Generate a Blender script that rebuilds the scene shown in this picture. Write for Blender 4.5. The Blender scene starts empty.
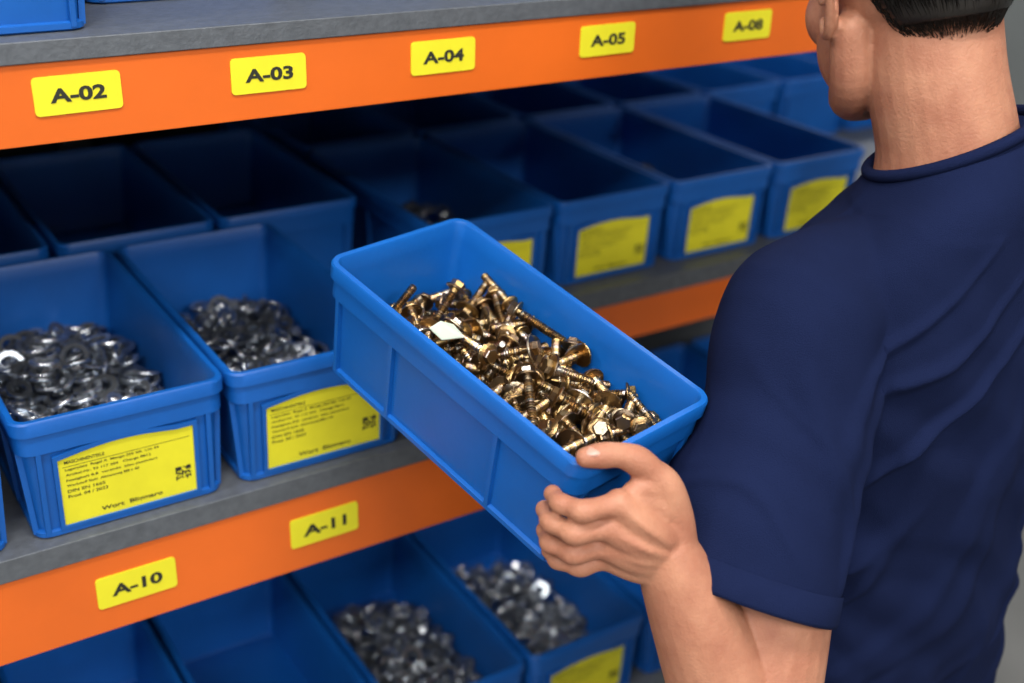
import bpy, math, random
import numpy as np
from mathutils import Vector, Matrix, noise
random.seed(7); np.random.seed(7)
H = 1.75          # eye height: everything is laid out relative to eye level, then lifted
scene = bpy.context.scene
col = scene.collection
scene.view_settings.view_transform = 'Standard'

# ------------------------------------------------------------------ materials
def mat(name, base, rough=.5, metal=0., bump=0., bscale=60., var=0., vscale=8., sss=0., coat=0., island=None, spec=.5, sheen=0., bdist=.002, hue=None):
    m = bpy.data.materials.new(name); m.use_nodes = True
    nt = m.node_tree; b = nt.nodes['Principled BSDF']
    b.inputs['Base Color'].default_value = (*base, 1)
    b.inputs['Roughness'].default_value = rough
    b.inputs['Metallic'].default_value = metal
    b.inputs['Specular IOR Level'].default_value = spec
    if coat: b.inputs['Coat Weight'].default_value = coat
    if sheen:
        b.inputs['Sheen Weight'].default_value = sheen
    if sss:
        b.inputs['Subsurface Weight'].default_value = sss
        b.inputs['Subsurface Radius'].default_value = (.02, .007, .004)
        b.inputs['Subsurface Scale'].default_value = .5
    tc = nt.nodes.new('ShaderNodeTexCoord')
    if var:
        n = nt.nodes.new('ShaderNodeTexNoise'); n.inputs['Scale'].default_value = vscale; n.inputs['Detail'].default_value = 6; n.inputs['Roughness'].default_value = .6
        nt.links.new(tc.outputs['Object'], n.inputs['Vector'])
        r = nt.nodes.new('ShaderNodeValToRGB')
        r.color_ramp.elements[0].position = .3; r.color_ramp.elements[1].position = .7
        lo = hue or [c*(1-var) for c in base]
        r.color_ramp.elements[0].color = (*lo, 1)
        r.color_ramp.elements[1].color = (*[min(1, c*(1+var)) for c in base], 1)
        nt.links.new(n.outputs['Fac'], r.inputs['Fac']); nt.links.new(r.outputs['Color'], b.inputs['Base Color'])
    if island:
        g = nt.nodes.new('ShaderNodeNewGeometry'); r = nt.nodes.new('ShaderNodeValToRGB')
        r.color_ramp.elements[0].color = (*island[0], 1); r.color_ramp.elements[1].color = (*island[-1], 1)
        for i, c in enumerate(island[1:-1]):
            e = r.color_ramp.elements.new((i+1)/(len(island)-1)); e.color = (*c, 1)
        nt.links.new(g.outputs['Random Per Island'], r.inputs['Fac']); nt.links.new(r.outputs['Color'], b.inputs['Base Color'])
    if bump:
        n = nt.nodes.new('ShaderNodeTexNoise'); n.inputs['Scale'].default_value = bscale; n.inputs['Detail'].default_value = 6
        nt.links.new(tc.outputs['Object'], n.inputs['Vector'])
        bp = nt.nodes.new('ShaderNodeBump'); bp.inputs['Strength'].default_value = bump; bp.inputs['Distance'].default_value = bdist
        nt.links.new(n.outputs['Fac'], bp.inputs['Height']); nt.links.new(bp.outputs['Normal'], b.inputs['Normal'])
    return m
M_blue = mat('blue_plastic', (.004, .112, .44), .40, bump=.08, bscale=180, var=.08, vscale=12)
M_bluedk = mat('blue_plastic_shelf', (.004, .096, .39), .42, bump=.08, bscale=180, var=.12, vscale=9)
M_yel = mat('yellow_label', (.78, .70, .02), .5, var=.05, vscale=30)
M_ink = mat('label_ink', (.02, .02, .012), .6)
M_or = mat('orange_paint', (.72, .130, .012), .36, bump=.1, bscale=40, var=.08, vscale=5)
M_deck = mat('galvanised_deck', (.13, .14, .155), .5, metal=.4, bump=.3, bscale=200, var=.15, vscale=90)
M_post = mat('post_steel', (.17, .18, .19), .45, metal=.4, var=.15)
M_back = mat('rack_dark_fill', (.03, .035, .042), .7, var=.2)  # darkness behind the shelves as a colour; also fills the post slots
M_bolt = mat('yellow_zinc', (.6, .42, .2), .30, metal=1., bump=.25, bscale=500,
             island=[(.40, .25, .10), (.19, .12, .07), (.52, .34, .14), (.29, .20, .13), (.14, .10, .07), (.47, .31, .12), (.27, .18, .16), (.58, .55, .48), (.36, .24, .09), (.23, .16, .08), (.42, .37, .28)])
M_steel = mat('zinc_steel', (.5, .52, .55), .27, metal=.9, island=[(.46, .50, .55), (.30, .33, .37), (.62, .64, .68), (.38, .41, .46)])
M_skin = mat('skin', (.45, .208, .124), .52, bump=.45, bscale=420, var=.12, vscale=26, sss=.06, spec=.35, bdist=.0013, hue=(.35, .132, .078))
M_nail = mat('nail', (.55, .30, .23), .3)
M_hair = mat('hair', (.012, .009, .007), .42, var=.3, vscale=50)
M_shirt = mat('navy_cotton', (.0080, .0132, .046), .95, bump=.6, bscale=1100, var=.15, vscale=6, spec=.06)
M_trous = mat('work_trousers', (.02, .021, .025), .85, bump=.3, bscale=500)
M_shoe = mat('shoe_leather', (.02, .015, .012), .5)
M_eye = mat('eye_white', (.8, .78, .74), .2)
M_iris = mat('iris', (.03, .015, .01), .2)
M_wall = mat('wall_paint', (.32, .34, .34), .8, bump=.1, bscale=20, var=.06, vscale=1)
M_floor = mat('concrete_floor', (.16, .16, .155), .55, bump=.2, bscale=15, var=.15, vscale=2)
M_ceil = mat('ceiling_paint', (.6, .6, .6), .9)
M_paper = mat('paper', (.55, .62, .52), .6)

# ------------------------------------------------------------------ mesh helper
class MB:
    def __init__(s): s.v = []; s.f = []; s.mi = []
    def add(s, vs, fs, mi=0):
        o = len(s.v); s.v.extend([tuple(p) for p in vs]); s.f.extend([tuple(i+o for i in f) for f in fs]); s.mi.extend([mi]*len(fs))
    def box(s, a, b, mi=0):
        x0, y0, z0 = a; x1, y1, z1 = b
        s.add([(x0,y0,z0),(x1,y0,z0),(x1,y1,z0),(x0,y1,z0),(x0,y0,z1),(x1,y0,z1),(x1,y1,z1),(x0,y1,z1)],
              [(0,3,2,1),(4,5,6,7),(0,1,5,4),(1,2,6,5),(2,3,7,6),(3,0,4,7)], mi)
    def obj(s, name, mats, smooth=False, angle=None, bevel=0):
        me = bpy.data.meshes.new(name); me.from_pydata(s.v, [], s.f); me.update()
        for m in mats: me.materials.append(m)
        me.polygons.foreach_set('material_index', s.mi)
        if smooth: me.polygons.foreach_set('use_smooth', [True]*len(me.polygons))
        ob = bpy.data.objects.new(name, me); col.objects.link(ob)
        if smooth and angle:
            me.set_sharp_from_angle(angle=math.radians(angle))
        if bevel:
            b = ob.modifiers.new('bevel', 'BEVEL'); b.width = bevel; b.segments = 2; b.limit_method = 'ANGLE'
        return ob

def rings_to_faces(nr, n, cap0=True, cap1=True):
    fs = []
    for r in range(nr-1):
        for i in range(n):
            j = (i+1) % n
            fs.append((r*n+i, r*n+j, (r+1)*n+j, (r+1)*n+i))
    if cap0: fs.append(tuple(reversed(range(n))))
    if cap1: fs.append(tuple((nr-1)*n+i for i in range(n)))
    return fs
def rrect(hx, hy, r, z, seg=5):
    pts = []
    for cx, cy, a0 in ((hx-r, hy-r, 0), (-hx+r, hy-r, 90), (-hx+r, -hy+r, 180), (hx-r, -hy+r, 270)):
        for k in range(seg+1):
            a = math.radians(a0+90*k/seg); pts.append((cx+r*math.cos(a), cy+r*math.sin(a), z))
    return pts

_tc = {}
def text_geom(s, bold=.012):
    key = (s, bold)
    if key in _tc: return _tc[key]
    c = bpy.data.curves.new('t', 'FONT'); c.body = s; c.offset = bold; c.resolution_u = 3
    o = bpy.data.objects.new('t', c); col.objects.link(o)
    dg = bpy.context.evaluated_depsgraph_get(); dg.update()
    me = bpy.data.meshes.new_from_object(o.evaluated_get(dg))
    v = np.array([p.co[:2] for p in me.vertices]); f = [tuple(p.vertices) for p in me.polygons]
    v -= v.min(0); ext = v.max(0); v = v/ext
    bpy.data.objects.remove(o); bpy.data.meshes.remove(me); bpy.data.curves.remove(c)
    _tc[key] = (v, f); return _tc[key]

# ------------------------------------------------------------------ storage bin
def bin_mesh(name, w, l, h, label=True, blue=None, ribs_y=(-.28, .0, .28)):
    mb = MB(); hx, hy = w/2, l/2
    prof = [(-.015,0),(-.0125,.003),(-.0075,h-.036),(-.0030,h-.0345),(-.0030,h-.0155),(-.0002,h-.0145),(0,h-.002),(-.0012,h),
            (-.0058,h),(-.0070,h-.002),(-.0078,h-.020),(-.0160,.008),(-.0190,.0045)]
    rad = [.012,.013,.014,.015,.015,.016,.016,.015,.011,.010,.010,.009,.008]
    V = []
    for (o, z), r in zip(prof, rad): V += rrect(hx+o, hy+o, r, z)
    n = 24
    mb.add(V, rings_to_faces(len(prof), n), 0)
    def off(z): return -.0125 + .005*(z-.003)/(h-.039)
    zt = h-.0345
    def rib_side(y, sgn, wd=.0022):
        z0, z1 = .003, zt
        x0, x1 = hx+off(z0)-.001, hx+off(z1)-.001
        xo0, xo1 = x0+.0050, hx-.0032
        vs = [(sgn*x, yy, z) for z, xi, xo in ((z0,x0,xo0),(z1,x1,xo1)) for x, yy in ((xi,y-wd),(xo,y-wd),(xo,y+wd),(xi,y+wd))]
        mb.add(vs, [(0,1,5,4),(1,2,6,5),(2,3,7,6),(3,0,4,7),(0,3,2,1),(4,5,6,7)], 0)
    for fy in ribs_y:
        rib_side(fy*l, 1); rib_side(fy*l, -1)
    for s in (1, -1): rib_side((hy-.020), s); rib_side(-(hy-.020), s)
    def rib_end(x, sgn, wd=.0022):
        z0, z1 = .003, zt
        y0, y1 = hy+off(z0)-.001, hy+off(z1)-.001
        yo0, yo1 = y0+.0050, hy-.0032
        vs = [(xx, sgn*y, z) for z, yi, yo in ((z0,y0,yo0),(z1,y1,yo1)) for xx, y in ((x-wd,yi),(x-wd,yo),(x+wd,yo),(x+wd,yi))]
        mb.add(vs, [(0,1,5,4),(1,2,6,5),(2,3,7,6),(3,0,4,7),(0,3,2,1),(4,5,6,7)], 0)
    for s in (1, -1):
        for x in (hx-.020, -(hx-.020)): rib_end(x, s)
    V = rrect(hx-.011, hy-.011, .013, .0) + rrect(hx-.009, hy-.009, .014, .0015) + rrect(hx-.009, hy-.009, .014, .006) + rrect(hx-.0125, hy-.0125, .013, .0075)
    mb.add(V, rings_to_faces(4, n), 0)
    if label:
        lw = w*.32; zb, ztp = .0095, h-.036
        def P(x, z, e): return (x, -(hy+off(z))-e, z)
        N = 16; xs = [-lw + 2*lw*i/N for i in range(N+1)]
        def top(x):
            t = (x+lw)/(2*lw)
            return ztp-.0095 + .006*math.sin(math.pi*min(1, t*1.15)) + (.0030*t)
        vs = [P(x, zb, .0022) for x in xs] + [P(x, top(x), .0022) for x in xs]
        mb.add(vs, [(i, i+1, N+2+i, N+1+i) for i in range(N)], 1)
        def strip(pts_in, pts_out):
            k = len(pts_in); vs = []
            for e in (.0045,):
                vs += [P(x, z, e) for x, z in pts_in] + [P(x, z, e) for x, z in pts_out]
            vs += [P(x, z, -.0005) for x, z in pts_in] + [P(x, z, -.0005) for x, z in pts_out]
            fs = []
            for i in range(k-1):
                fs += [(i, i+1, k+i+1, k+i), (i+1, i, 2*k+i, 2*k+i+1), (k+i, k+i+1, 3*k+i+1, 3*k+i)]
            fs += [(0, k, 3*k, 2*k)]
            mb.add(vs, fs, 0)
        inn = [(-lw, zb)] + [(x, top(x)) for x in xs] + [(lw, zb)]
        out = [(-lw-.004, zb-.003)] + [(x*(1+.004/lw), top(x)+.0045) for x in xs] + [(lw+.004, zb-.003)]
        strip(inn, out); strip([(lw, zb), (-lw, zb)], [(lw+.004, zb-.003), (-lw-.004, zb-.003)])
        e = .0026
        def put(s, x0, z0, ww, hh, bold=.0):
            v, f = text_geom(s, bold)
            mb.add([P(x0+a*ww, z0+b*hh, e) for a, b in v], f, 2)
        zz = ztp-.016
        put('MASCHINENTEILE', -lw+.006, zz, .036, .0036, .015)
        put('Lagerplatz  Regal A  Menge 250 Stk  Los 44', -lw+.006, zz-.0080, .086, .0034, .015)
        put('Artikel-Nr. 93 117 204   Charge 8812', -lw+.006, zz-.0138, .078, .0034, .015)
        put('Festigkeit 8.8  verzinkt  blau passiviert', -lw+.006, zz-.0196, .084, .0034, .015)
        put('Werkstoff Stahl  Abmessung M8 x 40', -lw+.006, zz-.0254, .066, .0034, .015)
        put('DIN EN 1665', -lw+.006, zz-.0312, .034, .0034, .015)
        put('Prod. 04 / 2023', -lw+.006, zz-.0370, .036, .0034, .015)
        put('Wort  Bligmaro', -lw+.034, zb+.004, .058, .0060, .02)
        mb.add([P(-lw+.004, zz-.0030, e), P(lw-.004, zz-.0030, e), P(lw-.004, zz-.0025, e), P(-lw+.004, zz-.0025, e)], [(0,1,2,3)], 2)
        rs = random.Random(3)
        for i in range(10):
            for j in range(10):
                if rs.random() < .58 or (i < 3 and j > 6) or (i > 6 and j > 6):
                    q = .0015; x0 = lw-.0195+i*q; z0 = zb+.016+j*q
                    mb.add([P(x0, z0, e), P(x0+q, z0, e), P(x0+q, z0+q, e), P(x0, z0+q, e)], [(0,1,2,3)], 2)
    me_ob = mb.obj(name, [blue or M_bluedk, M_yel, M_ink], smooth=True, angle=32)
    return me_ob

BW, BL, BH = .196, .385, .127
proto = bin_mesh('storage_bin', BW, BL, BH); bin_me = proto.data; bpy.data.objects.remove(proto)
proto = bin_mesh('storage_bin_plain', BW, BL, BH, label=False); bin_plain = proto.data; bpy.data.objects.remove(proto)
def place_bin(xr, yf, z, rot=0, me=None):
    """xr = right edge, yf = front plane"""
    o = bpy.data.objects.new('storage_bin', me or bin_me); col.objects.link(o)
    o.location = (xr-.1, yf+BL/2, z+.0006); o.rotation_euler = (0, 0, math.radians(rot)); return o

ZU, ZM, ZL, ZB = -.201, -.656, -1.195, -1.62
R1, RY1 = (-.066, .136, .338, .538), .984
for xr in R1: place_bin(xr, RY1, ZM, random.uniform(-.25, .25))
for xr in (-.127, .078, .280, .482, .684): place_bin(xr, 1.40, ZM, random.uniform(-.3, .3), bin_plain)
R2, RY2 = (.905, 1.108, 1.311, 1.514), 1.250
for xr in R2: place_bin(xr, RY2, ZM, random.uniform(-.3, .3))
for xr in (.905, 1.108, 1.311, 1.514, 1.717, 1.92, 2.12): place_bin(xr, RY2+.40, ZM, random.uniform(-.5, .5), bin_plain)
for xr, yf in ((-.143, 1.00), (.06, 1.00), (.262, .995), (.47, 1.10), (.70, 1.17), (.91, 1.16), (1.12, 1.17), (1.33, 1.17)): place_bin(xr, yf, ZU, 0, bin_plain)
RL = (-.075, .127, .329, .531, .733, .935, 1.137, 1.339)
for xr in RL: place_bin(xr, 1.02, ZL, random.uniform(-.5, .5))
for xr in RL[1:]: place_bin(xr, 1.45, ZL, random.uniform(-.5, .5))
place_bin(1.56, 1.30, ZL, 0); place_bin(1.765, 1.30, ZL, 0)

# ------------------------------------------------------------------ rack
mb = MB()
def beam(x0, x1, yf, zt, hgt, d=.045):
    mb.box((x0, yf-.018, zt-hgt), (x1, yf+d, zt), 0)
    mb.box((x0, yf+d-.002, zt-.020), (x1, yf+d+.018, zt-.001), 0)
def deck(x0, x1, yf, y1, z, t=.024):
    mb.box((x0, yf-.021, z-t), (x1, y1, z), 1)
beam(-.9, 1.385, 1.0, -.2185, .065); deck(-.9, 1.385, 1.0, 2.06, ZU, .0172)
beam(-.9, .70, 1.0, -.680, .090); deck(-.9, .70, 1.0, 2.06, ZM, .0238)
beam(.70, 2.2, 1.245, -.684, .062); deck(.702, 2.2, 1.245, 2.06, ZM, .0278)
mb.box((.69, .985, -.77), (.70, 1.265, -.684), 0)
beam(-.9, 1.385, 1.0, ZL-.028, .09); deck(-.9, 1.385, 1.0, 2.06, ZL, .0278)
beam(1.385, 2.2, 1.26, ZL-.028, .09); deck(1.387, 2.2, 1.26, 2.06, ZL, .0278)
beam(-.9, 1.385, 1.0, ZB-.0, .09)
def post(x, y, z0=-H, z1=.35, w=.045, d=.035):
    mb.box((x-w/2, y, z0), (x+w/2, y+.004, z1), 2)
    mb.box((x-w/2, y+.004, z0), (x-w/2+.004, y+d, z1), 2); mb.box((x+w/2-.004, y+.004, z0), (x+w/2, y+d, z1), 2)
    mb.box((x-w/2-.02, y-.02, z0), (x+w/2+.02, y+d+.02, z0+.006), 2)
    z = z0+.06
    while z < z1-.05:
        for s in (-1, 1): mb.box((x+s*.012-.004, y-.0006, z), (x+s*.012+.004, y+.001, z+.022), 3)
        z += .05
for x, y in ((-.88, 1.03), (1.362, 1.03), (-.88, 2.065), (.475, 2.065), (1.36, 2.065), (1.87, 2.065), (2.17, 2.065), (2.17, 1.30)): post(x, y)
rack = mb.obj('pallet_rack_shelving', [M_or, M_deck, M_post, M_back], bevel=.0022)
mb = MB(); mb.box((-.9, 2.105, -H+.0), (2.19, 2.12, .35)); bp = mb.obj('dark_backing', [M_back]); bp.parent = rack  # added dark sheet: the darkness behind the shelves is put into its colour

def plate_label(s, x, z, yf, w, h):
    mb = MB()
    ring0 = [(a, yf-.018-.0002, b) for a, b, _ in rrect(w/2, h/2, .0035, 0, 3)]
    ring1 = [(a, yf-.018-.0014, b) for a, b, _ in rrect(w/2, h/2, .0035, 0, 3)]
    n = len(ring0); mb.add(ring0+ring1, rings_to_faces(2, n), 0)
    v, f = text_geom(s, .035)
    tw, th = w*.64, h*.38
    mb.add([(-tw/2+a*tw, yf-.018-.0019, -th/2+b*th) for a, b in v], f, 1)
    o = mb.obj('shelf_label', [M_yel, M_ink]); o.location = (x, 0, z); o.rotation_euler = (0, math.radians(random.uniform(-.6, .6)), 0)
    return o
for s, x in (('A-02', .2355), ('A-03', .4004), ('A-04', .5774), ('A-05', .7738), ('A-08', .9699)): plate_label(s, x*.982, -.2450, 1.0, .069, .031)
for s, x in (('A-10', .2357), ('A-11', .4382)): plate_label(s, x*.978, -.7240, 1.0, .077, .035)

# ------------------------------------------------------------------ small hardware
def bolt_geom(L, r=.0044, flange=.0102, hexr=.0070, plain=.0, drive='hex'):
    """one closed turned profile, so a bolt is a single island with one plating tint"""
    prof = [(r*.6, -L), (r*.8, -L+.001)]; z = -L+.002
    while z < -.004-plain:
        prof += [(r, z), (r*.78, z+.0012)]; z += .0024
    prof += [(r*.9, -.0035-plain), (r*.9, 0)]
    n = 12
    if drive == 'hex': prof += [(flange*.97, 0), (flange, .0010), (flange*.93, .0020), ('h', hexr, .0030), ('h', hexr, .0072), ('h', hexr*.86, .0081)]
    else: prof += [(flange*.8, 0), (flange*.88, .0008), (flange*.84, .0032), (flange*.62, .0048), (flange*.40, .0051), (flange*.34, .0022)]
    V = []
    for q in prof:
        for i in range(n):
            a = 2*math.pi*i/n
            if q[0] == 'h':
                aa = a % (math.pi/3); rr = q[1]*math.cos(math.pi/6)/math.cos(aa-math.pi/6); z = q[2]
            else: rr, z = q
            V.append((rr*math.cos(a), rr*math.sin(a), z))
    V = np.array(V); V[:, 2] += L*.45
    return V, rings_to_faces(len(prof), n)
def ring_geom(R, r, hh):
    n = 22; prof = [(R-r, -hh), (R+r*.8, -hh), (R+r, -hh*.6), (R+r, hh*.6), (R+r*.8, hh), (R-r, hh)]
    V = []
    for a, z in prof: V += [(a*math.cos(2*math.pi*i/n), a*math.sin(2*math.pi*i/n), z) for i in range(n)]
    F = rings_to_faces(len(prof), n, False, False); k = len(prof)-1
    F += [(k*n+i, k*n+(i+1) % n, (i+1) % n, i) for i in range(n)]
    return np.array(V), F
def nut_geom(R=.0088, hh=.0038):
    n = 18; V = []
    def hexr(a, R):
        a = a % (math.pi/3); return R*math.cos(math.pi/6)/math.cos(a-math.pi/6)
    P = ((0, -hh), (1, -hh), (1, hh), (0, hh))
    for m, z in P:
        for i in range(n):
            a = 2*math.pi*i/n; rr = hexr(a, R) if m else R*.5
            V.append((rr*math.cos(a), rr*math.sin(a), z))
    F = rings_to_faces(4, n, False, False); F += [(3*n+i, 3*n+(i+1) % n, (i+1) % n, i) for i in range(n)]
    return np.array(V), F
def pile(name, geoms, count, sampler, material, tilt, hx, hy):
    """sampler gives a local position in the bin; pieces are kept inside inner walls hx, hy"""
    allv, allf, o = [], [], 0
    for k in range(count):
        V, F = geoms[random.randrange(len(geoms))]
        x, y, z, flat = sampler(k, count)
        if flat:
            R = Matrix.Rotation(random.uniform(0, 6.28), 3, 'Z') @ Matrix.Rotation(abs(random.gauss(0, tilt)), 3, 'X') @ Matrix.Rotation(random.uniform(0, 6.28), 3, 'Z')
        else:
            R = Matrix.Rotation(random.uniform(0, 6.28), 3, 'Z') @ Matrix.Rotation(math.pi/2+random.gauss(0, tilt), 3, 'X') @ Matrix.Rotation(random.uniform(0, 6.28), 3, 'Z')
        W = V @ np.array(R).T + np.array((x, y, z))
        sh = np.zeros(3)
        sl = W[:, 2].mean()*.06    # walls lean out a little with height
        for ax, lim in ((0, hx+sl), (1, hy+sl)):
            mn, mx = W[:, ax].min(), W[:, ax].max()
            if mx > lim: sh[ax] = lim-mx
            elif mn < -lim: sh[ax] = -lim-mn
        if W[:, 2].min() < .0055: sh[2] = .0055-W[:, 2].min()
        W = W+sh
        allv.append(W); allf += [tuple(i+o for i in f) for f in F]; o += len(V)
    W = np.vstack(allv)
    me = bpy.data.meshes.new(name); me.from_pydata(W.tolist(), [], allf); me.update(); me.materials.append(material)
    me.polygons.foreach_set('use_smooth', [True]*len(me.polygons)); me.set_sharp_from_angle(angle=math.radians(38))
    ob = bpy.data.objects.new(name, me); col.objects.link(ob); return ob
def heap(name, geoms, cnt, xr, yf, z, cy, sy, hmax, material=M_steel, flat=True, tilt=.5, cx=0., sx=.078):
    def smp(k, n):
        while True:
            x = random.uniform(-1, 1); y = random.uniform(-1, 1)
            if x*x*.6+y*y*.8 < 1: break
        hh = hmax*(1-.6*(x*x*.5+y*y*.7))
        return cx+x*sx, cy+y*sy, .009+hh*(k/n)**.6, flat
    o = pile(name, geoms, cnt, smp, material, tilt, BW/2-.019, BL/2-.019)
    o.location = (xr-.1, yf+BL/2, z+.0008); return o
rings = [ring_geom(.0118, .0028, .0016), ring_geom(.0132, .0027, .0022), ring_geom(.0104, .0028, .0019)]
nuts = [nut_geom(), ring_geom(.0095, .0030, .0022)]
heap('washer_pile', rings, 330, R1[2], RY1, ZM, .01, .150, .074, tilt=.6)
heap('washer_pile', rings+nuts, 200, R1[3], RY1, ZM, .05, .11, .062, sx=.075, tilt=.6)
heap('washer_pile', rings, 160, R1[1], RY1, ZM, -.03, .13, .05)
heap('nut_pile', nuts+rings[:1], 340, RL[4], 1.02, ZL, -.02, .14, .065, tilt=.9)
heap('nut_pile', nuts+rings[:1], 280, RL[5], 1.02, ZL, .01, .12, .06, tilt=.9)
heap('nut_pile', nuts, 60, RL[3], 1.02, ZL, -.08, .08, .03)
heap('nut_pile', nuts+rings, 40, R2[0], RY2, ZM, .04, .07, .055)
heap('nut_pile', nuts, 30, R2[2], RY2, ZM, .07, .08, .060)

# ------------------------------------------------------------------ held bin
W, L, HH = .162, .322, .120
def azv(a, t=0): a = math.radians(a); t = math.radians(t); return Vector((math.cos(a)*math.cos(t), math.sin(a)*math.cos(t), math.sin(t)))
bx = azv(11, 1.5); by = azv(101, 13.0); bz = bx.cross(by).normalized(); by = bz.cross(bx)
P4 = Vector((.4675, .600, -.4650))        # near-left rim corner of the carried bin
RB = Matrix((bx, by, bz)).transposed()
org = P4 + bx*W/2 + by*L/2 - bz*HH
MBIN = Matrix.Translation(org) @ RB.to_4x4()
held = bin_mesh('carried_storage_bin', W, L, HH, label=False, blue=M_blue, ribs_y=(-.22, .2))
held.matrix_world = MBIN
def smp(k, n):
    while True:
        x = random.uniform(-.064, .064); y = random.uniform(-.145, .130)
        if y > .09 and random.random() < (y-.09)/.06: continue
        break
    top = .086 + .007*math.sin(x*40+1)*math.cos(y*30)
    if y > .06: top -= (y-.06)*.30
    if y < -.12: top -= (-.12-y)*.4
    z = .012+(top-.012)*(k/n)**.50
    if k > n*.88: z += random.uniform(0, .008)
    return x, y, z, False
bg = [bolt_geom(.044), bolt_geom(.048), bolt_geom(.038), bolt_geom(.040, .0040, .0125, .0068, .004), bolt_geom(.050, .0044), bolt_geom(.044), bolt_geom(.030), bolt_geom(.046, .0040, .0092, .0066), bolt_geom(.042, .0044, .0108, .0074), bolt_geom(.052, .0046), bolt_geom(.048, .0043, .0100, .0072), ring_geom(.0085, .0038, .0011)]
bolts = pile('flange_bolt_pile', bg, 310, smp, M_bolt, .32, W/2-.0185, L/2-.0185)
bolts.matrix_world = MBIN
mb = MB(); mb.add([(-.014,-.011,0),(.012,-.013,.001),(.015,.006,.002),(.004,.012,.003),(-.012,.008,0)], [(0,1,2,3,4)], 0)
mb.add([(-.014,-.011,-.0006),(.012,-.013,.0004),(.015,.006,.0014),(.004,.012,.0024),(-.012,.008,-.0006)], [(4,3,2,1,0)], 0)
pp = mb.obj('paper_scrap', [M_paper]); pp.matrix_world = MBIN @ Matrix.Translation((-.040, .040, .103)) @ Matrix.Rotation(.25, 4, 'Y')

# ------------------------------------------------------------------ person
def catmull(P, sub):
    P = [np.array(p, float) for p in P]; out = []
    for i in range(len(P)-1):
        p0 = P[max(i-1, 0)]; p1 = P[i]; p2 = P[i+1]; p3 = P[min(i+2, len(P)-1)]
        for k in range(sub):
            t = k/sub
            out.append(.5*((2*p1)+(-p0+p2)*t+(2*p0-5*p1+4*p2-p3)*t*t+(-p0+3*p1-3*p2+p3)*t**3))
    out.append(P[-1]); return out
def tube(mb, pts, n=20, sub=6, mi=0, flat_end=False):
    """pts: (x,y,z,r) list, rounded ends (or a flat cut end)"""
    Q = np.array(catmull(pts, sub))
    C = Q[:, :3]; R = Q[:, 3]
    T = np.gradient(C, axis=0); T /= np.linalg.norm(T, axis=1)[:, None]+1e-12
    up = np.array((0.31, .22, .93)); V = []
    rings = []
    t0, t1 = T[0], T[-1]
    for a in (80, 55, 30): rings.append((C[0]-t0*R[0]*math.sin(math.radians(a)), t0, R[0]*math.cos(math.radians(a))))
    for c, t, r in zip(C, T, R): rings.append((c, t, r))
    if flat_end:
        rings.append((C[-1]-t1*.004, t1, R[-1]-.010))
    else:
        for a in (30, 55, 80): rings.append((C[-1]+t1*R[-1]*math.sin(math.radians(a)), t1, R[-1]*math.cos(math.radians(a))))
    u = None
    for c, t, r in rings:
        if u is None: u = np.cross(t, up if abs(t@up) < .95 else np.array((1., 0, 0)))
        u = u-(u@t)*t; u /= np.linalg.norm(u); w = np.cross(t, u)
        for i in range(n):
            a = 2*math.pi*i/n; V.append(c+r*(math.cos(a)*u+math.sin(a)*w))
    mb.add(V, rings_to_faces(len(rings), n), mi)
    return C[-1], t1, R[-1]
def ell(mb, c, r, M=None, n=24, m=14, mi=0):
    V = []
    for j in range(m):
        ph = math.pi*(j+.5)/m
        for i in range(n):
            a = 2*math.pi*i/n
            p = Vector((r[0]*math.sin(ph)*math.cos(a), r[1]*math.sin(ph)*math.sin(a), r[2]*math.cos(ph)))
            p = p+Vector(c)
            if M: p = M @ p
            V.append(p)
    fs = rings_to_faces(m, n); fs = [tuple(reversed(f)) for f in fs]
    mb.add(V, fs, mi)
def sections(mb, S, n=44, p=2.3):
    """superellipse sections (x,y,z,rx,ry,tilt_y,tilt_x), interpolated"""
    S = [tuple(s)+(0,)*(7-len(s)) for s in S]
    Q = catmull(S, 5); V = []
    for x, y, z, rx, ry, ty, tx in Q:
        for i in range(n):
            a = 2*math.pi*i/n; c, s = math.cos(a), math.sin(a)
            dx = rx*abs(c)**(2/p)*(1 if c > 0 else -1); dy = ry*abs(s)**(2/p)*(1 if s > 0 else -1)
            V.append((x+dx, y+dy, z-ty*dy+tx*dx))
    mb.add(V, rings_to_faces(len(Q), n))
def remesh(mb, name, mats, vox, smooth, fac=.5):
    ob = mb.obj(name+'_src', mats)
    md = ob.modifiers.new('r', 'REMESH'); md.mode = 'VOXEL'; md.voxel_size = vox
    sm = ob.modifiers.new('s', 'SMOOTH'); sm.factor = fac; sm.iterations = smooth
    dg = bpy.context.evaluated_depsgraph_get(); dg.update()
    me = bpy.data.meshes.new_from_object(ob.evaluated_get(dg)); me.name = name
    bpy.data.objects.remove(ob)
    me.materials.clear()
    for m in mats: me.materials.append(m)
    me.polygons.foreach_set('material_index', [0]*len(me.polygons))
    me.polygons.foreach_set('use_smooth', [True]*len(me.polygons))
    o = bpy.data.objects.new(name, me); col.objects.link(o); return o

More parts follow.
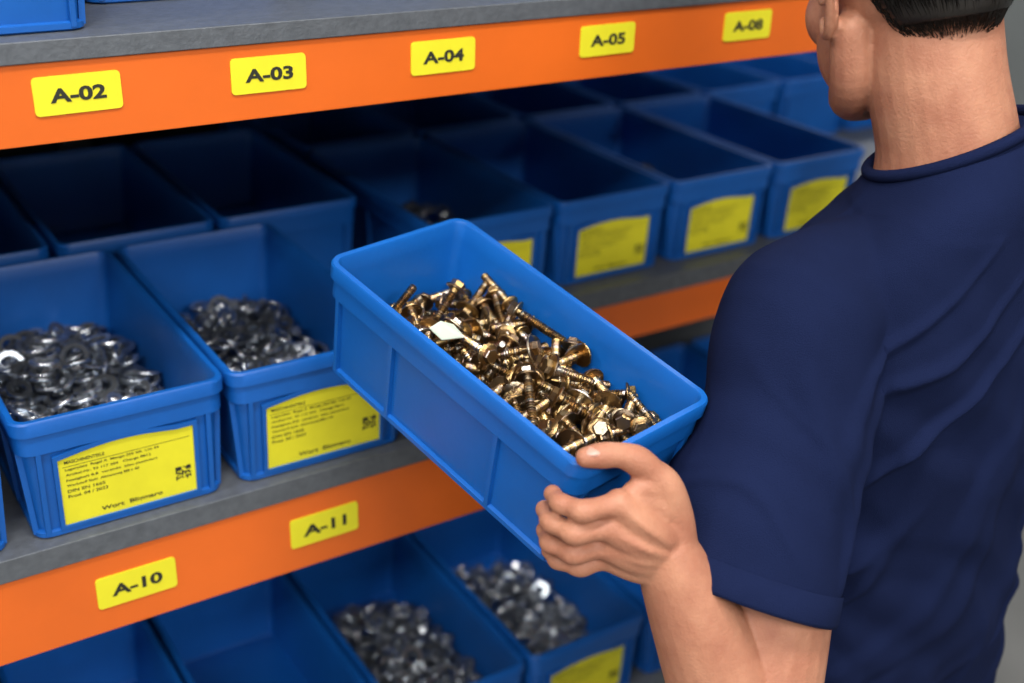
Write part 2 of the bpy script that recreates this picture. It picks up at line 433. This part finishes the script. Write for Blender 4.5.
man = bpy.data.objects.new('warehouse_worker', None); col.objects.link(man)
kids = []
hc = Vector((.852, .690, -.152))
hf = azv(75, -14); hr = hf.cross(Vector((0, 0, 1))).normalized(); hu = hr.cross(hf)
lean = Matrix.Rotation(math.radians(-7), 3, hf); hr = lean @ hr; hu = lean @ hu
MH = Matrix.Translation(hc) @ Matrix((hr, hf, hu)).transposed().to_4x4()
def hp(x, y, z, r): q = MH @ Vector((x, y, z)); return (q.x, q.y, q.z, r)
skin = MB()
ell(skin, (0, -.005, .030), (.075, .089, .088), MH)
ell(skin, (0, .032, -.030), (.064, .054, .078), MH)
ell(skin, (0, .074, -.096), (.023, .018, .017), MH)
for s in (1, -1):
    tube(skin, [hp(0, .070, -.096, .018), hp(s*.036, .046, -.090, .019), hp(s*.056, .012, -.073, .020), hp(s*.062, -.002, -.030, .018)], 14)
    ell(skin, (s*.042, .058, -.018), (.022, .024, .028), MH)
    ell(skin, (s*.046, .034, -.048), (.021, .032, .038), MH)
    ell(skin, (s*.030, .077, .030), (.024, .014, .009), MH)
    ell(skin, (s*.010, .098, -.028), (.008, .009, .007), MH)
    E = [(.006, .000), (.008, .016), (.000, .029), (-.013, .032), (-.024, .022), (-.024, .004), (-.016, -.012), (-.008, -.024), (.002, -.027), (.005, -.016)]
    tube(skin, [hp(s*(.080+.35*max(0, .008-y)+.002), y, z-.002, .0036 if k < 6 else .0044) for k, (y, z) in enumerate(E)], 10, 5)
    ell(skin, (0, 0, 0), (.0035, .014, .026), MH @ Matrix.Translation((s*.080, -.006, .0)) @ Matrix.Rotation(s*.32, 4, 'Z'))
    tube(skin, [hp(s*.081, .002, .010, .003), hp(s*.086, -.010, .016, .003), hp(s*.087, -.014, .0, .003), hp(s*.083, -.006, -.014, .003)], 8)
tube(skin, [hp(0, .084, .022, .007), hp(0, .096, -.004, .008), hp(0, .106, -.024, .010)], 12)
ell(skin, (0, .082, -.060), (.023, .011, .0045), MH); ell(skin, (0, .080, -.070), (.020, .011, .0055), MH)
tube(skin, [(.880, .640, -.42, .075), (.874, .630, -.34, .070), (.866, .634, -.28, .0595), (.854, .650, -.22, .0570), (.849, .668, -.15, .055)], 28)
sections(skin, [(.88, .645, -.36, .10, .06), (.88, .645, -.42, .15, .085), (.88, .65, -.55, .16, .09), (.88, .655, -.72, .15, .09)])
SH = (.714, .632, -.408); EL = (.598, .520, -.722)
def hb(x, y, z, r=0): q = P4+RB@Vector((x, y, z)); return (q.x, q.y, q.z, r)
WR = hb(.060, -.060, -.074)
A = lambda a, b, t, r: (a[0]+(b[0]-a[0])*t, a[1]+(b[1]-a[1])*t, a[2]+(b[2]-a[2])*t, r)
tube(skin, [(.78, .64, -.42, .05), (*SH, .052), A(SH, EL, .35, .055), A(SH, EL, .7, .057), A(SH, EL, .92, .056)], 24)
tube(skin, [A(SH, EL, .8, .055), A(SH, EL, .97, .053), A(EL, WR, .15, .051), A(EL, WR, .4, .044), A(EL, WR, .7, .036), A(EL, WR, .92, .0295), (*WR[:3], .0265)], 24, 8)
mcp = {'i': (.018, -.028, -.020), 'm': (.012, -.031, -.039), 'r': (.013, -.032, -.058), 'p': (.020, -.032, -.075)}
for k, rr in (('i', .0118), ('m', .0120), ('r', .0117), ('p', .0110)):
    b = Vector(mcp[k])
    a2 = Vector((.062, -.057, -.070))+(b-Vector(mcp['m']))*.38
    tube(skin, [hb(*a2, .017), hb(*(a2.lerp(b, .5)+Vector((-.003, -.006, 0))), .0145), hb(*b, rr)], 16)
F = {'i': [(-.0100, -.018, -.021, .0094), (-.0145, .001, -.026, .0084), (-.0085, .014, -.030, .0072)],
     'm': [(-.0140, -.019, -.041, .0096), (-.0170, .003, -.046, .0086), (-.0080, .018, -.050, .0074)],
     'r': [(-.0115, -.021, -.062, .0094), (-.0150, .000, -.067, .0084), (-.0065, .014, -.070, .0072)],
     'p': [(-.0020, -.024, -.080, .0082), (-.0085, -.006, -.085, .0074), (-.0050, .006, -.087, .0065)]}
for k in 'imrp':
    b = mcp[k]
    pts = [hb(*b, .0108)]
    prev = Vector(b); rp = .0102
    for (x, y, z, r) in F[k]:
        c = Vector((x, y, z)); pts.append(hb(*prev.lerp(c, .5), (rp+r)/2*.86)); pts.append(hb(*c, r)); prev = c; rp = r
    tube(skin, pts, 16, 5)
tube(skin, [hb(.064, -.056, -.062, .020), hb(.064, -.047, -.040, .0175), hb(.058, -.037, -.016, .0148), hb(.049, -.027, -.004, .0120), hb(.040, -.018, .005, .0118),
            hb(.028, -.010, .0100, .0097), hb(.016, -.003, .0100, .0100), hb(.005, .003, .0088, .0080)], 18, 6)
tube(skin, [hb(.056, -.043, -.032, .015), hb(.042, -.035, -.024, .0125), hb(.028, -.030, -.021, .0105)], 14)
tube(skin, [hb(.054, -.037, -.020, .013), hb(.042, -.031, -.013, .0105), hb(.032, -.028, -.016, .009)], 14)
# extensor tendons over the back of the hand
for k in 'imr':
    b = Vector(mcp[k]); a2 = Vector((.060, -.060, -.066))+(b-Vector(mcp['m']))*.3
    o_ = Vector((-.006, -.0135, .004))
    tube(skin, [hb(*(a2.lerp(b, .25)+o_), .0030), hb(*(a2.lerp(b, .6)+o_+Vector((-.001, -.002, 0))), .0032), hb(*(b+Vector((-.003, -.0080, .002))), .0040)], 8)
SR = (1.055, .655, -.385); ER = (1.130, .755, -.690); WRr = (.870, .870, -.660)
tube(skin, [(.98, .65, -.42, .05), (*SR, .058), A(SR, ER, .4, .055), A(SR, ER, .9, .048), (*ER, .045), A(ER, WRr, .3, .045), A(ER, WRr, .8, .032), (*WRr, .027)], 22)
hq = org + bx*(.052) + by*(.045)                # contact area beneath the bin floor
pc = Vector((hq.x+.050, hq.y+.01, hq.z-.018))
for j in range(4):
    o = by*(.030-.020*j)
    a = Vector(WRr); b = pc+o; c = b-bx*.045+bz*(-.001); d = c-bx*.030+bz*.002; e = d-bx*.018+bz*.002
    tube(skin, [(*(a+o*.4), .017), (*b, .0115), (*c, .0095), (*d, .0085), (*e, .0075)], 14)
tb = Vector(WRr)+(pc-Vector(WRr))*.35
tube(skin, [(*tb, .015), (*(tb+by*-.040-bx*.02+bz*.01), .012), (*(tb+by*-.052-bx*.045+bz*.012), .0095)], 14)
so = remesh(skin, 'body_skin', [M_skin], .0020, 3); kids.append(so)
nb = MB()
MN = Matrix.Translation(P4) @ RB.to_4x4() @ Matrix.Translation((.0085, .0000, .0158)) @ Matrix.Rotation(math.radians(-30), 4, 'Z') @ Matrix.Rotation(math.radians(-10), 4, 'Y')
ell(nb, (0, 0, 0), (.0072, .0056, .0022), MN)
kids.append(nb.obj('thumb_nail', [M_nail], smooth=True))
eb = MB()
for s in (1, -1): ell(eb, (s*.030, .0715, .010), (.0122, .0122, .0105), MH); ell(eb, (s*.030, .0803, .008), (.005, .0045, .005), MH, mi=1)
kids.append(eb.obj('eyes', [M_eye, M_iris], smooth=True))
def hairy(p):
    x, y, z = p
    line = -.046 if y < -.052 else (-.046+(y+.052)*1.85 if y < -.007 else .0373+(y+.007)*.45)
    return z-line
def cap(d):
    """scalp surface; the nape part drops steeply down the back of the neck"""
    if d.z >= 0: return Vector((.0785*d.x, .0925*d.y, .0915*d.z))
    h = math.sqrt(max(1e-6, 1-d.z*d.z)); k = h**.35/h
    return Vector((.0770*d.x*k*(1-.22*abs(d.z)), .0925*d.y*k, .100*d.z))
hb_ = MB(); V = []; n, m = 96, 60
CC = Vector((0, -.005, .030))
for j in range(m):
    ph = math.pi*(j+.5)/m
    for i in range(n):
        a = 2*math.pi*i/n; d = Vector((math.sin(ph)*math.cos(a), math.sin(ph)*math.sin(a), math.cos(ph)))
        p = cap(d); hh = hairy(p+CC); k = max(0, min(1, (hh+.004)/.024))
        k = k*k*(3-2*k)
        p = Vector((p.x*(.60+.40*k), p.y*(.60+.40*k), p.z*(.85+.15*k)))*(1+.035*max(0, min(1, hh/.08)))
        V.append(MH@(p+CC))
hb_.add(V, [tuple(reversed(f)) for f in rings_to_faces(m, n)])
SV = []; SF = []
for k in range(36000):
    z = random.uniform(-.98, 1); a = random.uniform(0, 2*math.pi); q = math.sqrt(1-z*z)
    d = Vector((q*math.cos(a), q*math.sin(a), z)); p = cap(d)
    hh = hairy(p+CC)
    if hh < -.002+random.random()*.012: continue
    kk = max(0, min(1, hh/.04)); p = p*(.955+.045*kk+.035*max(0, min(1, hh/.08)))
    ln = .004+.014*kk
    t = Vector((0, -.35, -1)); t -= d*t.dot(d); t = t.normalized()+d*(.04+.10*random.random())+Vector((random.gauss(0, .08), random.gauss(0, .08), random.gauss(0, .08)))
    t.normalize(); s = t.cross(d).normalized()*.00045
    b0 = p+CC; o = len(SV)
    SV += [MH@(b0-s), MH@(b0+s), MH@(b0+d*.0008), MH@(b0+t*ln)]; SF += [(o, o+1, o+3), (o+1, o+2, o+3), (o+2, o, o+3)]
hb_.add(SV, SF)
kids.append(hb_.obj('short_hair', [M_hair], smooth=True))

# t-shirt
TY, TX = .36, .30
sh = MB()
sections(sh, [(.870, .634, -.280, .066, .063, TY, TX), (.872, .635, -.297, .084, .075, TY, TX), (.877, .637, -.322, .130, .090, .24, .22), (.880, .642, -.368, .166, .100, .12, .10), (.878, .645, -.45, .182, .112, 0, 0),
              (.878, .650, -.55, .184, .120), (.880, .655, -.68, .180, .120), (.885, .660, -.80, .184, .124), (.888, .662, -.905, .194, .130)])
HT = .640
def SL(t, r, k): q = A(SH, EL, t, r); return (q[0]-.024*k, q[1]+.015*k, q[2]-.001*k, r)
hc_, ht_, hr_ = tube(sh, [(.80, .64, -.390, .060), (*SH, .067), SL(.22, .071, .1), SL(.42, .078, .45), SL(HT, .088, 1.)], 40, 8, flat_end=True)
tube(sh, [(.95, .65, -.360, .062), (*SR, .0745), A(SR, ER, .25, .074), A(SR, ER, .5, .072), A(SR, ER, .64, .071)], 36, 8, flat_end=True)
so = remesh(sh, 'tshirt', [M_shirt], .0032, 7); me = so.data
co = np.empty(len(me.vertices)*3); me.vertices.foreach_get('co', co); co = co.reshape(-1, 3)
nr = np.array([v.normal[:] for v in me.vertices])
al1 = (co-hc_)@ht_; pv = co-hc_-al1[:, None]*ht_; pr1 = np.linalg.norm(pv, axis=1)   # distance above the hem plane
def fold(v, w): return math.exp(-(v/w)**2)
for i in range(len(co)):
    p = Vector(co[i]); al = al1[i]; pr = pr1[i]
    f = noise.noise(Vector((p.x*7+p.z*3, p.y*7, p.z*4)))*.009
    wx = p.x+.04*noise.noise(p*6); wz = p.z+.05*noise.noise(p*5+Vector((3, 1, 2)))
    w1 = noise.noise(Vector((wx*9+1.5*wz, p.y*5+2, wz*20+wx*18)))
    w2 = noise.noise(Vector((wx*6+4, p.y*5, wz*11-wx*13)))
    w3 = noise.noise(Vector((wx*15+9, p.y*9, wz*4+wx*3)))
    nearpit = math.exp(-((p.x-.78)**2+(p.y-.56)**2+(p.z+.50)**2)/.018)
    low = max(0, min(1, (-.38-p.z)/.2))
    dsp = f+w1*.007*(.35+1.0*nearpit+.6*low)+fold(w2, .12)*.007*(1.1*nearpit+.6*low+.15)+fold(w3, .11)*.005*low
    if pr < .100 and -.2 < al < .02:
        k = max(0., min(1., (-al-.018)/.04))
        dsp = dsp*.8*k
    if p.z > -.33 and abs(p.x-.88) < .1: dsp *= .3
    co[i] += nr[i]*dsp
me.vertices.foreach_set('co', co.ravel()); me.update(); kids.append(so)
sm = so.modifiers.new('relax', 'SMOOTH'); sm.factor = .5; sm.iterations = 4
# turned sleeve hem: a flat band wrapped round the opening
hm = MB(); u = np.cross(ht_, np.array((.31, .22, .93))); u /= np.linalg.norm(u); wv = np.cross(ht_, u); V = []
nseg = 72
for off_, rr in ((-.024, .0002), (-.0235, .0014), (-.002, .0022), (.0015, .0012), (.0018, -.0030), (-.003, -.0060)):
    for i in range(nseg):
        a = 2*math.pi*i/nseg
        base = hr_+(off_*.10)                      # the sleeve flares slightly
        V.append(hc_+ht_*off_+(base+rr)*(math.cos(a)*u+math.sin(a)*wv))
hm.add(V, rings_to_faces(6, nseg, False, False)); kids.append(hm.obj('sleeve_hem', [M_shirt], smooth=True))
cb = MB(); pts = []
for k in range(33):
    a = 2*math.pi*k/32; dx, dy = .0665*math.cos(a), .0635*math.sin(a); pts.append((.870+dx, .634+dy, -.277-TY*dy+TX*dx, .0054))
tube(cb, pts, 12, 3); kids.append(cb.obj('tshirt_collar', [M_shirt], smooth=True))

tr = MB()
sections(tr, [(.888, .662, -.83, .160, .105), (.888, .662, -.90, .170, .112), (.888, .66, -.98, .175, .115), (.888, .66, -1.02, .165, .105)])
for s in (-1, 1):
    tube(tr, [(.888+s*.085, .66, -.95, .088), (.888+s*.095, .665, -1.10, .084), (.888+s*.10, .67, -1.28, .066), (.888+s*.10, .66, -1.45, .058), (.888+s*.10, .65, -1.655, .052)], 24)
kids.append(remesh(tr, 'trousers', [M_trous], .007, 8))
sb_ = MB()
for s in (-1, 1):
    x = .888+s*.10
    tube(sb_, [(x, .62, -1.705, .042), (x, .68, -1.700, .044), (x+s*.01, .76, -1.712, .037), (x+s*.012, .82, -1.715, .034)], 20)
    tube(sb_, [(x, .645, -1.69, .042), (x, .645, -1.63, .043)], 20)
so = remesh(sb_, 'shoes', [M_shoe], .006, 5)
for v in so.data.vertices: v.co.z = max(v.co.z, -H+.001)
kids.append(so)
for k in kids: k.parent = man

# ------------------------------------------------------------------ room
def slab(name, a, b, m): mb = MB(); mb.box(a, b); return mb.obj(name, [m])
X0, X1, Y0, Y1, ZC = -3.2, 5.2, -3.6, 4.2, 1.45
slab('floor', (X0, Y0, -H-.1), (X1, Y1, -H), M_floor)
slab('ceiling', (X0, Y0, ZC), (X1, Y1, ZC+.1), M_ceil)
slab('wall_back', (X0, Y1, -H), (X1, Y1+.1, ZC), M_wall)
slab('wall_front', (X0, Y0-.1, -H), (X1, Y0, ZC), M_wall)
slab('wall_left', (X0-.1, Y0, -H), (X0, Y1, ZC), M_wall)
slab('wall_right', (X1, Y0, -H), (X1+.1, Y1, ZC), M_wall)

def lamp(x, y, sx, sy, p, c=(1, .99, .97)):
    mb = MB(); mb.box((-sx/2-.02, -sy/2-.02, .012), (sx/2+.02, sy/2+.02, .06)); f = mb.obj('ceiling_and_fill_lamp', [M_ceil]); f.location = (x, y, ZC-.0605)
    l = bpy.data.lights.new('tube', 'AREA'); l.shape = 'RECTANGLE'; l.size = sx; l.size_y = sy; l.energy = p; l.color = c
    o = bpy.data.objects.new('lamp_light', l); col.objects.link(o); o.parent = f; o.location = (0, 0, .005)
lamp(.25, .15, 1.2, .25, 43); lamp(-1.5, -1.2, 1.8, .5, 85); lamp(.6, -2.4, 1.8, .5, 118); lamp(2.6, -.6, 1.5, .35, 18); lamp(3.4, 2.6, 1.5, .5, 42); lamp(-1.6, .6, 1.5, .35, 32)  # behind-camera and far-right lamps are added fills, for shelf interior and background wall
w = bpy.data.worlds.new('world'); scene.world = w; w.use_nodes = True
w.node_tree.nodes['Background'].inputs[0].default_value = (.6, .68, .8, 1); w.node_tree.nodes['Background'].inputs[1].default_value = .15

# ------------------------------------------------------------------ camera
cd = bpy.data.cameras.new('camera'); cam = bpy.data.objects.new('camera', cd); col.objects.link(cam)
fw = Vector((.502, .750, -.430)).normalized(); rt = Vector((.840, -.542, .034)); rt = (rt-fw*rt.dot(fw)).normalized(); upv = rt.cross(fw)
cam.matrix_world = Matrix((rt, upv, -fw)).transposed().to_4x4()
cd.sensor_width = 36; cd.lens = 42.19; cd.clip_start = .05
cd.dof.use_dof = True; cd.dof.focus_distance = 1.0; cd.dof.aperture_fstop = 3.0
scene.camera = cam
for o in list(scene.objects):
    if o.parent is None:
        m_ = o.matrix_basis.copy()
        m_.translation.z += H; o.matrix_basis = m_
